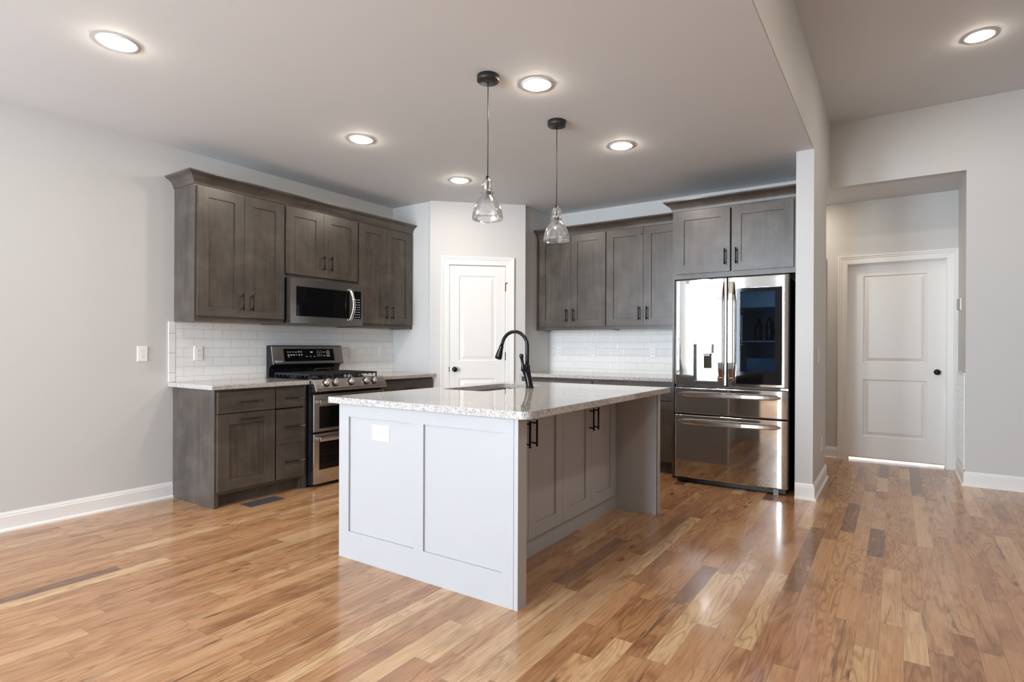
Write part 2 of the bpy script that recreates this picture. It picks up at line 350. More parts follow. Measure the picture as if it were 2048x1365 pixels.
BASE = [(0, 0), (.027, 0), (.027, .010), (.022, .018), (.014, .021), (.014, .098), (.010, .103), (.010, .111), (.006, .118), (.004, .126), (0, .126)]
def baseboards():
    struct(MB().sweep([(0, REAR), (0, -.002)], [(1, 0), (1, 0)], BASE).build('baseboard_left', 'white'), 'white baseboard along the left wall', 'baseboard')
    struct(MB().sweep([(XW0, YB), (XW0, YW), (XW1, YW), (XW1, YB+.085), (XW0, YB+.085)][1:], [(-.0, -1), (1, -1), (1, 1), (0, 1)], BASE).build('baseboard_divider', 'white'), 'white baseboard wrapping the wall end beside the fridge', 'baseboard')
    struct(MB().sweep([(XA, YD), (XA, YH), (8.6, YH)], [(-1, 0), (-1, -1), (0, -1)], BASE).build('baseboard_right', 'white'), 'white baseboard under the wall at the right', 'baseboard')
    struct(MB().sweep([(4.137, YD), (4.252, YD)], [(0, -1), (0, -1)], BASE).build('baseboard_hall', 'white'), 'short white baseboard left of the hall door', 'baseboard')
baseboards()

CASE = [(0, 0), (0, .010), (.006, .013), (.055, .016), (.060, .021), (.072, .021), (.078, .026), (.092, .026), (.092, 0)]
def panel_door(m, x0, x1, z0, z1, bf, t, panels):
    fl = lambda a0, a1, c0, c1: m.face([m.v(a0, bf, c0), m.v(a1, bf, c0), m.v(a1, bf, c1), m.v(a0, bf, c1)])
    pa0, pa1 = panels[0][0], panels[0][1]
    fl(x0, pa0, z0, z1); fl(pa1, x1, z0, z1); zs = z0
    for a0, a1, c0, c1 in sorted(panels, key=lambda p: p[2]):
        fl(pa0, pa1, zs, c0); zs = c1
        prev = None
        for ins, d in ((0, 0), (.010, -.009), (.018, -.009), (.050, -.001)):
            r = [(a0+ins, bf+d, c0+ins), (a1-ins, bf+d, c0+ins), (a1-ins, bf+d, c1-ins), (a0+ins, bf+d, c1-ins)]; V = [m.v(*p) for p in r]
            if prev:
                for j in range(4): m.face([prev[j], prev[(j+1) % 4], V[(j+1) % 4], V[j]])
            prev = V
        m.face(prev)
    fl(pa0, pa1, zs, z1)
    V = [[m.v(a, b, c) for a, c in ((x0, z0), (x1, z0), (x1, z1), (x0, z1))] for b in (bf, bf-t)]
    for j in range(4): m.face([V[0][j], V[0][(j+1) % 4], V[1][(j+1) % 4], V[1][j]])
    m.face(V[1]); return m
def knob(F, a, b, z, parent, rose=.028):
    m = MB(); c = Vector(F(a, b, z)); ax = Vector(F(a, b+1, z))-c
    prof = [(0, rose), (.006, rose), (.009, .014), (.03, .010), (.034, .02), (.043, .027), (.054, .027), (.061, .019), (.064, .008)]
    m.tube([c+ax*d for d, r in prof], [r for d, r in prof], 24); return m.build('knob', 'bronze', parent)
def doors():
    o = thing('door_1', F_D(.47, 0, 0), 'white two-panel pantry door with dark knob at its left', 'door'); struct(o)
    panel_door(MB(F_D), .170, .777, .012, 2.083, -.004, .035, [(.273, .672, .115, .855), (.273, .672, 1.048, 1.973)]).build('door_panel', 'white', o)
    knob(F_D, .2266, -.004, .956, o)
    for z in (1.855, 1.098, .25): MB(F_D).box(.776, .786, -.006, .012, z-.045, z+.045).build('hinge', 'hinge', o)
    MB(F_D).box(.776, .800, .006, .018, 1.893, 1.905).tube([F_D(.795, .012, 1.899), F_D(.795, .04, 1.899)], .004, 8).build('door_stop', 'hinge', o)
    MB(F_D).box(.166, .172, -.006, .001, .93, .985).build('latch', 'hinge', o)
    t = MB(F_D).casing(.165, .781, 2.088, CASE).build('trim_1', 'white'); struct(t, 'white moulded casing around the pantry door', 'casing')
    o = thing('door_2', (4.77, YD, 0), 'white two-panel hall door with dark knob at its right', 'door'); struct(o)
    panel_door(MB(F_H), 4.352, 5.193, .034, 2.092, -.055, .035, [(4.487, 5.045, .262, .868), (4.487, 5.045, 1.048, 1.972)]).build('door_panel', 'white', o)
    knob(F_H, 5.128, -.055, .962, o)
    MB(F_H).box(4.352, 5.193, -.088, -.058, .026, .034).build('door_sweep', 'grey', o)
    m = MB(F_H).casing(4.345, 5.2, 2.098, CASE)
    m.box(4.333, 4.347, -.1, .004, 0, 2.0955).box(5.198, 5.212, -.1, .004, 0, 2.0955).box(4.333, 5.212, -.1, .004, 2.096, 2.11)
    m.box(4.3475, 4.357, -.048, -.034, 0, 2.0855).box(5.188, 5.1975, -.048, -.034, 0, 2.0855).box(4.3475, 5.1975, -.048, -.0345, 2.086, 2.0958)
    struct(m.build('trim_2', 'white'), 'white moulded casing and jamb around the hall door', 'casing')
    struct(MB(F_H).box(4.05, 4.137, 0, .02, 0, 2.19).build('trim_3', 'white'), 'sliver of white casing at the hall corner', 'casing')
doors()

# ------------------------------------------------------------------ cabinets
def shaker(F, a0, a1, z0, z1, b0, parent, r=.08, t=.02, name='door', mats=('wv', 'wh', 'wdark'), rec=.010):
    m = MB(F); g = .0012
    m.box(a0, a0+r, b0, b0+t, z0, z1, 0).box(a1-r, a1, b0, b0+t, z0, z1, 0)
    m.box(a0+r, a1-r, b0, b0+t-.0002, z0, z0+r-.004, 1).box(a0+r, a1-r, b0, b0+t-.0002, z1-r+.004, z1, 1)
    m.box(a0+r, a1-r, b0+.001, b0+.003, z0+r-.004, z1-r+.004, 2)
    m.box(a0+r+g, a1-r-g, b0+.003, b0+t-rec, z0+r-.004+g, z1-r+.004-g, 0)
    return m.build(name, mats, parent)
def slab(F, a0, a1, z0, z1, b0, parent, name='drawer', mat='wh', t=.02):
    return MB(F).box(a0, a1, b0, b0+t, z0, z1).build(name, mat, parent, .002)
def pull(F, a, z, ln, vert, b0, parent, off=.034):
    m = MB(); h = ln/2; P = (lambda s, b: F(a, b, z+s)) if vert else (lambda s, b: F(a+s, b, z))
    m.tube([P(-h, b0+off), P(h, b0+off)], .0062, 12)
    for s in (-h+.018, h-.018): m.tube([P(s, b0), P(s, b0+off)], .0048, 10)
    return m.build('handle', 'pull', parent)
CROWN = [(-.001, 2.440), (.006, 2.442), (.007, 2.452), (.011, 2.466), (.020, 2.483), (.034, 2.499), (.052, 2.510), (.062, 2.514), (.066, 2.518), (.070, 2.521), (.070, 2.531), (-.001, 2.531)]
def upper(name, F, a0, a1, z0, D, doors, hz, label, hmid, ends=(0, 0), zt=2.4484):
    o = thing(name, F((a0+a1)/2, 0, z0), label, 'cabinet', 'upper kitchen cupboards')
    m = MB(F); m.box(a0, a1, 0.002, D-.019, z0+.02, zt).build('carcass', 'wv', o)
    m = MB(F); m.box(a0, a0+.022, D-.019, D, z0, zt, 0).box(a1-.022, a1, D-.019, D, z0, zt, 0).box(a0+.022, a1-.022, D-.019, D, z0, z0+.045, 1).box(a0+.022, a1-.022, D-.019, D, zt-.028, zt, 1)
    m.box(a0+.022, a1-.022, D-.018, D-.002, z0+.045, zt-.028, 2)
    m.box(a0, a0+.016, .002, D-.019, z0, z0+.02, 0).box(a1-.016, a1, .002, D-.019, z0, z0+.02, 0).build('face_frame', ('wv', 'wh', 'wdark'), o)
    MB(F).box(a0+.018, a1-.018, .004, D-.021, z0+.012, z0+.018).build('underside', 'maple', o)
    for i, (d0, d1, dz0, dz1) in enumerate(doors):
        d = shaker(F, d0, d1, dz0, dz1, D, o)
        pull(F, hmid+(-.040 if i == 0 else .044), hz, .137, True, D+.02, d)
    return o
DU = .309
upper('wall_cabinet', F_L, .008, .766, 1.3898, DU, [(.0258, .3948, 1.432, 2.427), (.3975, .758, 1.432, 2.427)], 1.555, 'dark wood wall cupboard left of the microwave', .398+.012)
upper('wall_cabinet', F_L, .768, 1.5685, 1.805, DU, [(.7655+.006, 1.1645, 1.838, 2.428), (1.1672, 1.562, 1.838, 2.428)], 1.971, 'short dark wood wall cupboard above the microwave', 1.166+.026)
upper('wall_cabinet', F_L, 1.5705, 2.335, 1.3898, DU, [(1.578, 1.9385, 1.432, 2.428), (1.942, 2.303, 1.432, 2.428)], 1.555, 'dark wood wall cupboard right of the microwave', 1.940+.026)
upper('wall_cabinet', F_B, XQ+.004, 2.2045, 1.3898, DU, [(1.374, 1.7795, 1.4255, 2.432), (1.7835, 2.1985, 1.4255, 2.432)], 1.551, 'grey-brown wall cupboard beside the pantry wall', 1.778)
upper('wall_cabinet', F_B, 2.2065, 3.0605, 1.3898, DU, [(2.211, 2.620, 1.4255, 2.431), (2.6245, 3.040, 1.4255, 2.431)], 1.551, 'grey-brown wall cupboard left of the fridge cupboard', 2.623)
def crowns():
    p = [(o, z) for o, z in CROWN]
    m = MB().sweep([(0, .008), (DU, .008), (DU, 2.337)], [(0, -1), (1, -1), (1, 0)], p)
    tag(m.build('crown_molding', 'wh'), 'dark crown moulding along the top of the left wall cupboards', 'molding', 'crown mouldings')
    m = MB().sweep([(XQ+.003, YB-DU), (2.990, YB-DU)], [(0, -1), (0, -1)], p)
    tag(m.build('crown_molding', 'wh'), 'dark crown moulding atop the back wall cupboards left of the fridge', 'molding', 'crown mouldings')
    FC = bpy.data.objects['fridge_cabinet']
    m = MB().sweep([(3.0623, YB-.312), (3.0623, YB-.726), (XW0-.001, YB-.726)], [(-1, 0), (-1, -1), (0, -1)], p)
    m.build('crown_molding', 'wh', FC)
def fridge_cabinet():
    D = .726; o = thing('fridge_cabinet', (3.58, YB-.36, 1.82), 'grey-brown cupboard enclosing the top and sides of the fridge', 'cabinet')
    MB(F_B).box(3.0635, 3.082, .002, D, 0, 2.4484).build('side_panel', 'wv', o); MB(F_B).box(4.0895, XW0-.001, .002, D, 0, 2.4484).build('side_panel', 'wv', o)
    MB(F_B).box(3.082, 4.0895, .002, D-.02, 1.845, 2.44).build('carcass', 'wv', o)
    m = MB(F_B); m.box(3.082, 3.100, D-.019, D, 1.822, 2.4484, 0).box(4.072, 4.0895, D-.019, D, 1.822, 2.4484, 0).box(3.1, 4.072, D-.019, D, 1.822, 1.872, 1).box(3.1, 4.072, D-.019, D, 2.418, 2.4484, 1)
    m.box(3.1, 4.072, D-.0185, D-.004, 1.872, 2.418, 2); m.build('face_frame', ('wv', 'wh', 'wdark'), o)
    for a0, a1, h in ((3.0955, 3.574, 3.536), (3.590, 4.078, 3.630)):
        d = shaker(F_B, a0, a1, 1.8675, 2.423, D, o, .077); pull(F_B, h, 1.994, .139, True, D+.02, d)
fridge_cabinet()
crowns()
DB = .6152
def base(name, F, a0, a1, label, drawers, doors, ends, legs=(True, True)):
    o = thing(name, F((a0+a1)/2, DB/2, 0), label, 'cabinet', 'lower kitchen cupboards')
    w = .019; m = MB(F)
    m.box(a0+.02, a1-.02, .004, DB-.019, .10, HC-.002).box(a0+.02, a1-.02, .53, .545, 0, .10); m.build('carcass', 'wdark' if False else 'wv', o)
    m = MB(F)
    m.box(a0, a0+.02, .004, DB-.075, 0 if ends[0] else .1, HC, 0).box(a0, a0+.02, DB-.075, DB-.019, 0, HC, 0); m.build('side_panel', 'wv', o)
    m = MB(F); m.box(a1-.02, a1, .004, DB-.075, 0 if ends[1] else .1, HC, 0).box(a1-.02, a1, DB-.075, DB-.019, 0 if legs[1] else .1, HC, 0); m.build('side_panel', 'wv', o)
    m = MB(F)
    m.box(a0, a0+.030, DB-.019, DB, 0, HC, 0).box(a1-.030, a1, DB-.019, DB, 0, HC, 0)
    m.box(a0+.03, a1-.03, DB-.0185, DB, HC-.03, HC, 1).box(a0+.03, a1-.03, DB-.0185, DB, .10, .128, 1).box(a0+.03, a1-.03, DB-.0185, DB-.004, .128, HC-.03, 2)
    m.build('face_frame', ('wv', 'wh', 'wdark'), o)
    MB(F).box(a0+.03, a1-.03, DB-.0185-.01, DB-.0195, .10, .128).box(a1-.042, a1-.0205, DB-.075, DB-.02, 0, .1).box(a0+.0205, a0+.042, DB-.075, DB-.02, 0, .1).build('toe_kick', 'wv', o)
    for d0, d1, z0, z1, hl in drawers:
        d = slab(F, d0, d1, z0, z1, DB, o)
        if hl: pull(F, (d0+d1)/2+.022, (z0+z1)/2, hl, False, DB+.02, d)
    for d0, d1, z0, z1, h in doors:
        d = shaker(F, d0, d1, z0, z1, DB, o, .085)
        if h == 'top': pull(F, (d0+d1)/2+.022, z1-.043, .172, False, DB+.02, d)
        elif h: pull(F, h, z1-.11, .137, True, DB+.02, d)
    return o
base('base_cabinet', F_L, 0, .776, 'dark wood base cupboard with drawers left of the range', [(.0165, .4735, .698, .855, .172), (.486, .7465, .699, .853, .172), (.486, .7465, .400, .686, .172), (.486, .7465, .121, .3975, .172)],
     [(.0165, .4735, .123, .692, 'top')], (True, False))
base('base_cabinet', F_L, 1.572, 2.337, 'dark wood base cupboard between the range and pantry wall', [(1.585, 2.322, .698, .855, .172)], [(1.585, 1.951, .123, .692, 1.91), (1.956, 2.322, .123, .692, 1.998)], (False, False))
base('base_cabinet', F_B, XQ+.003, 2.209, 'grey-brown base cupboard beside the pantry behind the island', [(1.35, 2.195, .698, .855, .172)], [(1.35, 1.77, .123, .692, 1.73), (1.776, 2.195, .123, .692, 1.816)], (False, False))
base('base_cabinet', F_B, 2.211, 3.0615, 'grey-brown base cupboard between the island and fridge', [(2.225, 3.047, .698, .855, .172)], [(2.225, 2.632, .123, .692, 2.592), (2.638, 3.047, .123, .692, 2.678)], (False, False))

def counter(name, outer, holes, label, grp='granite countertops'):
    m = MB().prism(outer, holes, HC+.001, ZT)
    return tag(m.build(name, 'granite', None, .005, segs=3), label, 'countertop', grp)
R4 = lambda x0, x1, y0, y1: [(x0, y0), (x1, y0), (x1, y1), (x0, y1)]
counter('countertop', R4(.0015, .655, -.037, .779), [], 'speckled granite countertop left of the range')
counter('countertop', R4(.0015, .655, 1.570, 2.3385), [], 'speckled granite countertop right of the range')
counter('countertop', R4(XQ+.0015, 3.062, YB-.655, YB-.0015), [], 'speckled granite countertop along the back wall')
def rrect(x0, x1, y0, y1, r, n=6, only=None):
    out = []
    for i, (cx, cy, s) in enumerate(((x0+r, y0+r, 180), (x1-r, y0+r, 270), (x1-r, y1-r, 0), (x0+r, y1-r, 90))):
        if only is not None and i not in only: out.append(((x0, y0), (x1, y0), (x1, y1), (x0, y1))[i]); continue
        for k in range(n+1):
            a = math.radians(s+90*k/n); out.append((cx+r*math.cos(a), cy+r*math.sin(a)))
    return out
SX0, SX1, SY0, SY1 = 2.190, 2.560, .70, 1.445
counter('countertop', rrect(2.062, 3.425, -.120, 1.780, .055, 8, (0, 1, 2, 3)) if False else rrect(2.062, 3.425, -.120, 1.775, .055, 8, (1,)), [rrect(SX0, SX1, SY0, SY1, .05)], 'large speckled granite island top with sink cutout')
def sink():
    o = thing('kitchen_sink', (2.375, 1.07, .68), 'stainless undermount sink set in the island top', 'sink'); m = MB(); t = .003
    lo = lambda e, z, r: [(x, y, z) for x, y in rrect(SX0-e, SX1+e, SY0-e, SY1+e, r)]
    m.loops([lo(.02, HC-.0015, .06), lo(.02, HC-.004, .06), lo(.004+t, HC-.004, .05), lo(.004+t, .70, .05), lo(-.03+t, .672, .05), lo(-.03, .676, .05), lo(.004, .705, .05), lo(.004, HC-.0015, .05)], 0, False, (False, False), True)
    a = m.bm.verts; m.face([m.v(*p) for p in lo(-.03, .676, .05)]); m.face([m.v(*p) for p in lo(-.03+t, .672, .05)]); m.build('basin', 'sinksteel', o)
    MB().lathe((2.375, 1.07), [(.045, .677), (.045, .680), (.03, .679), (.01, .678)], 24).build('drain', 'chrome', o)
sink()
def faucet():
    bx, by = 2.632, 1.135; o = thing('kitchen_faucet', (bx, by, ZT), 'black gooseneck pull-down faucet standing on the island top', 'faucet')
    z = ZT
    MB().tube([(bx, by, z), (bx, by, z+.006), (bx-.002, by, z+.012), (bx-.004, by, z+.03), (bx-.011, by, z+.06), (bx-.022, by, z+.095), (bx-.029, by, z+.115), (bx-.030, by, z+.122), (bx-.031, by, z+.135), (bx-.027, by, z+.150), (bx-.022, by, z+.158)],
              [.028, .028, .0255, .0245, .0245, .026, .0295, .031, .029, .024, .021], 24).build('body', 'bronze', o)
    tx = 2.610; ctr = 2.500; R = tx-ctr; zc = 1.200
    pts = [(tx, by, z+.150), (tx, by, z+.2), (tx, by, zc)]
    for k in range(1, 25):
        a = math.radians(165*k/24); pts.append((ctr+R*math.cos(a), by, zc+R*math.sin(a)))
    p = Vector(pts[-1]); d = (Vector(pts[-1])-Vector(pts[-2])).normalized(); pts.append(tuple(p+d*.02))
    m = MB(); m.tube(pts, .0125, 16); m.tube([(tx, by, z+.140), (tx, by, z+.148), (tx, by, z+.158), (tx, by, z+.163)], [.019, .021, .019, .014], 20); m.build('spout', 'bronze', o)
    q = p+d*.018; m = MB(); m.tube([q, q+d*.006, q+d*.035, q+d*.075, q+d*.098, q+d*.103], [.0135, .0155, .018, .0245, .026, .022], 20)
    h = m.build('spray_head', 'bronze', o)
    w = Vector((-d.z, 0, d.x)) if d.x < 0 else Vector((d.z, 0, -d.x)); w = Vector((-abs(d.z), 0, -d.x if d.z < 0 else d.x)).normalized(); w = Vector((d.z, 0, -d.x)).normalized()
    c = q+d*.045+w*.02; MB().tube([c, c+d*.03], [.006, .006], 10).build('spray_button', 'grey', h)
    hy = by-.030; m = MB(); m.tube([(bx-.026, by-.01, z+.128), (bx-.028, hy-.010, z+.130)], [.016, .017], 16)
    m.tube([(bx-.028, hy-.012, z+.120), (bx-.029, hy-.012, z+.140), (bx-.032, hy-.013, z+.165), (bx-.036, hy-.016, z+.195), (bx-.038, hy-.02, z+.220), (bx-.037, hy-.024, z+.234), (bx-.036, hy-.025, z+.239)], [.017, .016, .011, .010, .014, .015, .009], 14)
    m.build('lever', 'bronze', o)
faucet()

def island():
    o = thing('kitchen_island', (2.6, .85, 0), 'grey painted kitchen island with panelled end and overhanging seating side', 'island')
    m = MB(F_IF); a0, a1, z0, z1 = XI0, 3.3294, 0, HC; t = -.011
    m.box(XI0, XI1, -.072, t, z0, z1)
    m.box(a0, 2.1985, t, 0, z0, z1).box(2.702, 2.770, t, 0, .155, .803).box(3.2615, a1-.001, t, 0, z0, z1).box(2.1985, 3.2615, t, 0, z0, .155).box(2.1985, 3.2615, t, 0, .803, z1)
    m.box(a1+.001, XI1, t, 0, z0, z1); m.build('end_panel', 'isl', o)
    MB().box(XIC+.0005, XI1, YI2, YI2+.011, 0, HC).box(XIC, XI1-.024, YI2-.0005, YI2+.002, 0, HC).box(XI0, XI1, YI2+.010, YI3, 0, HC).box(XI1-.0235, XI1, YI2-.002, YI2+.012, 0, HC).build('end_panel', 'isl', o)
    m = MB(); y0, y1 = YI0+.0725, YI2-.001
    m.box(XIC-.019, XIC, y0, y1, 0, HC).box(XI0, XI0+.019, y0, y1, .0, HC).box(XI0+.02, XIC-.02, y0, y1, .10, .118).build('carcass', 'isl', o)
    ys = [.062, .457, .852, 1.247, 1.640]
    for i in range(4):
        d = shaker(F_I, ys[i]+.0015, ys[i+1]-.0015, .112, .866, .0005, o, .082, .02, 'door', ('isl', 'isl', 'wdark'))
        ph = ys[i+1]-.036 if i % 2 == 0 else ys[i]+.036
        pull(F_I, ph, .715, .15, True, .0205, d)
island()

def lights():
    pos = [(1.409, -.924, 'glowing recessed ceiling light nearest the left wall corner'), (2.985, .650, 'glowing recessed ceiling light right beside the nearer pendant canopy'), (1.393, .690, 'glowing recessed ceiling light above the microwave cupboard'),
           (1.345, 1.905, 'glowing recessed ceiling light in front of the pantry wall'), (2.993, 1.880, 'glowing recessed ceiling light in front of the fridge cupboard')]
    def can(x, y, zc, label):
        o = thing('recessed_light', (x, y, zc), label, 'ceiling light', 'recessed ceiling lights')
        MB().lathe((x, y), [(.094, zc-.0005), (.093, zc-.004), (.090, zc-.006), (.070, zc-.006), (.066, zc-.003), (.066, zc-.0005)], 40, 0, (False, False)).build('trim_ring', 'white', o)
        MB().lathe((x, y), [(.0655, zc-.003), (.065, zc-.0085), (.056, zc-.015), (.035, zc-.018), (.006, zc-.019)], 32, 0, (False, True)).build('lens', 'lens', o)
        return o
    r = can(*pos[0][:2], ZC, pos[0][2])
    for x, y, l in pos[1:]: dup(r, (x-pos[0][0], y-pos[0][1], 0), l)
    dup(r, (5.26-pos[0][0], 2.823-pos[0][1], ZH-ZC), 'glowing recessed light in the higher ceiling at the right')
    dup(r, (5.26-pos[0][0], .55-pos[0][1], ZH-ZC), 'recessed light in the higher ceiling above the right of the island')
    dup(r, (5.26-pos[0][0], -1.72-pos[0][1], ZH-ZC), 'unseen recessed light added to the higher ceiling of the living room')  # unseen lamp, added to the row to brighten the right half
    # the hall's own ceiling lamp, round the corner
    dup(r, (3.82-pos[0][0], 4.36-pos[0][1], ZHALL-ZC), 'recessed hall light round the corner behind the kitchen')
    def pendant(x, y, label):
        o = thing('pendant_light', (x, y, 1.935), label, 'pendant light', 'glass pendants over the island')
        MB().lathe((x, y), [(.064, ZC-.0005), (.065, ZC-.028), (.062, ZC-.034), (.012, ZC-.036)], 40).build('canopy', 'bmatte', o)
        MB().tube([(x, y, ZC-.035), (x+.0008, y, 2.5), (x, y, 2.18)], .0028, 8).build('cord', 'bmatte', o)
        MB().lathe((x, y), [(.008, 2.192), (.010, 2.188), (.010, 2.172), (.016, 2.170), (.017, 2.163), (.009, 2.160), (.0075, 2.156), (.0075, 2.106), (.021, 2.104), (.021, 2.085), (.017, 2.083), (.017, 2.048)], 20).build('socket', 'pull', o)
        pr = [(.012, 2.1715), (.022, 2.168), (.030, 2.158), (.0345, 2.142), (.033, 2.126), (.027, 2.111), (.026, 2.106), (.034, 2.102), (.0385, 2.096), (.037, 2.090), (.030, 2.084), (.032, 2.077), (.045, 2.062), (.060, 2.045), (.073, 2.022), (.082, 1.998), (.087, 1.975), (.0895, 1.955), (.0895, 1.938)]
        inn = [(max(r-.003, .008), z-.001) for r, z in pr[::-1]]; inn[0] = (.0865, 1.938)
        MB().lathe((x, y), pr+inn, 48, 0, (False, False)).build('glass_shade', 'glass', o)
        b = MB().lathe((x, y), [(.012, 2.047), (.014, 2.040), (.022, 2.026), (.0285, 2.010), (.028, 1.996), (.021, 1.983), (.010, 1.978)], 24).build('bulb', 'bulb', o)
        MB().tube([(x-.006, y, 2.045), (x-.010, y, 2.02), (x-.006, y, 1.998), (x, y, 2.015), (x+.006, y, 1.998), (x+.010, y, 2.02), (x+.006, y, 2.045)], .0008, 6).build('filament', 'filament', b)
        return o
    p = pendant(2.8025, .4086, 'clear seeded glass pendant hanging nearer, left of the other'); dup(p, (.0045, .788, 0), 'clear seeded glass pendant hanging farther, nearer the fridge')
lights()

# ------------------------------------------------------------------ tiles and small wall fittings
def tiles():
    o = thing('tile_backsplash', (0, 1.15, .95), 'white subway tile backsplash on the left wall behind the range', 'backsplash')
    MB(F_L).box(.0185, 2.3395, .0005, .009, ZT+.0005, 1.3915).build('tile_field', 'tileL', o)
    m = MB(F_L)
    for z0, z1 in ((ZT+.0005, .985), (.987, 1.1405), (1.1425, 1.296), (1.298, 1.392)): m.box(-.0365, .0165, .0005, .010, z0, z1)
    m.build('edge_tile', 'tile', o, .003)
    o = thing('tile_backsplash', (2.2, YB, .95), 'white subway tile backsplash on the back wall left of the fridge', 'backsplash')
    MB(F_B).box(XQ+.0005, 3.0625, .0005, .009, ZT+.0005, 1.3995).build('tile_field', 'tileB', o)
tiles()
def outlet(F, a, b, z, label, rot=False, w=.072, h=.118):
    o = thing('wall_outlet', F(a, b, z), label, 'outlet', 'duplex outlets')
    Q = (lambda u, d, v: F(a+v, b+d, z+u)) if rot else (lambda u, d, v: F(a+u, b+d, z+v))
    m = MB(Q); m.loops([[(-w/2, 0, -h/2), (w/2, 0, -h/2), (w/2, 0, h/2), (-w/2, 0, h/2)], [(-w/2, .003, -h/2), (w/2, .003, -h/2), (w/2, .003, h/2), (-w/2, .003, h/2)], [(-w/2+.004, .006, -h/2+.004), (w/2-.004, .006, -h/2+.004), (w/2-.004, .006, h/2-.004), (-w/2+.004, .006, h/2-.004)]]).build('cover_plate', 'plastic', o)
    for s in (-.0195, .0195):
        m = MB(Q); m.loops([[(.0165*math.cos(k*math.pi/10)*(1), .006+d, s+max(-.0135, min(.0135, .0165*math.sin(k*math.pi/10)))) for k in range(20)] for d in (-.001, .0012)])
        for u, hh in ((-.006, .008), (.006, .0065)): m.box(u-.001, u+.001, .0065, .0074, s+.001, s+.001+hh, 1)
        m.box(-.0022, .0022, .0065, .0074, s-.009, s-.005, 1); m.build('receptacle', ('plastic', 'slot'), o)
    return o
outlet(F_L, -.217, 0, 1.137, 'white outlet on bare grey wall left of the backsplash')
outlet(F_L, .192, .009, 1.140, 'white outlet on tiles left of the range')
outlet(F_L, 1.755, .009, 1.143, 'white outlet on tiles just right of the range')
outlet(F_L, 2.160, .009, 1.141, 'white outlet on tiles next to the pantry wall')
outlet(F_B, 1.458, .009, 1.148, 'white outlet on back tiles beside the faucet')
outlet(F_B, 1.893, .009, 1.146, 'white outlet in the middle of the back tiles')
outlet(F_B, 2.609, .009, 1.145, 'white outlet on back tiles nearest the fridge')
outlet(F_IF, 2.449, -.011, .729, 'white sideways outlet on the island end panel', True, .085, .132)
outlet(F_P, 3.35, 0, .368, 'white outlet low on the wall end beside the fridge')
def switch():
    o = thing('light_switch', F_P(3.04, 0, 1.135), 'white rocker switch on the wall end beside the fridge', 'switch')
    MB(F_P).box(2.985, 3.100, 0, .006, 1.077, 1.193).build('cover_plate', 'plastic', o, .002)
    for y in (3.018, 3.066): MB(F_P).box(y-.016, y+.016, .006, .010, 1.102, 1.168).build('rocker', 'plastic', o, .002)
    o = thing('thermostat', F_A(4.5, 0, 1.615), 'small white thermostat on the alcove wall beside the hall door', 'thermostat')
    MB(F_A).box(4.44, 4.56, 0, .012, 1.560, 1.672).build('back_plate', 'plastic', o, .002); MB(F_A).box(4.445, 4.555, .012, .028, 1.566, 1.666).build('display_case', 'grey', o, .003)
    o = thing('return_air_grille', F_A(4.4, 0, .14), 'tall white slotted return air grille right of the hall door', 'grille'); m = MB(F_A)
    y0, y1, z0, z1 = 4.066, 4.70, .135, .985
    m.box(y0, y1, 0, .012, z0, z0+.028).box(y0, y1, 0, .012, z1-.028, z1).box(y0, y0+.03, 0, .012, z0+.028, z1-.028).box(y1-.03, y1, 0, .012, z0+.028, z1-.028).build('frame', 'plastic', o, .002)
    m = MB(F_A); m.box(y0+.03, y1-.03, .0005, .002, z0+.028, z1-.028, 1)
    n = 44; zz = z0+.03
    for k in range(n):
        z = z0+.032+(z1-z0-.064)*k/(n-1)
        V = [m.v(*p) for p in ((y0+.03, .010, z-.006), (y1-.03, .010, z-.006), (y1-.03, .003, z+.004), (y0+.03, .003, z+.004))]; m.face(V)
    for k in range(1, 6): yv = y0+.03+(y1-y0-.06)*k/6; m.box(yv-.004, yv+.004, .002, .0105, z0+.028, z1-.028)
    m.build('louvers', ('plastic', 'slot'), o)
    o = thing('floor_register', (.71, .32, 0), 'dark metal floor register in front of the left base cupboard', 'vent'); m = MB()
    x0, x1, y0, y1 = .640, .782, .178, .466
    m.box(x0, x1, y0, y0+.022, 0, .004).box(x0, x1, y1-.022, y1, 0, .004).box(x0, x0+.022, y0+.022, y1-.022, 0, .004).box(x1-.022, x1, y0+.022, y1-.022, 0, .004).build('frame', 'register', o, .001)
    m = MB(); m.box(x0+.022, x1-.022, y0+.022, y1-.022, .0003, .001, 1)
    for k in range(24): y = y0+.027+(y1-y0-.054)*k/23; m.box(x0+.022, x1-.022, y-.0022, y+.0022, .001, .0036)
    m.box((x0+x1)/2-.003, (x0+x1)/2+.003, y0+.022, y1-.022, .001, .0037); m.build('slats', ('register', 'slot'), o)
switch()

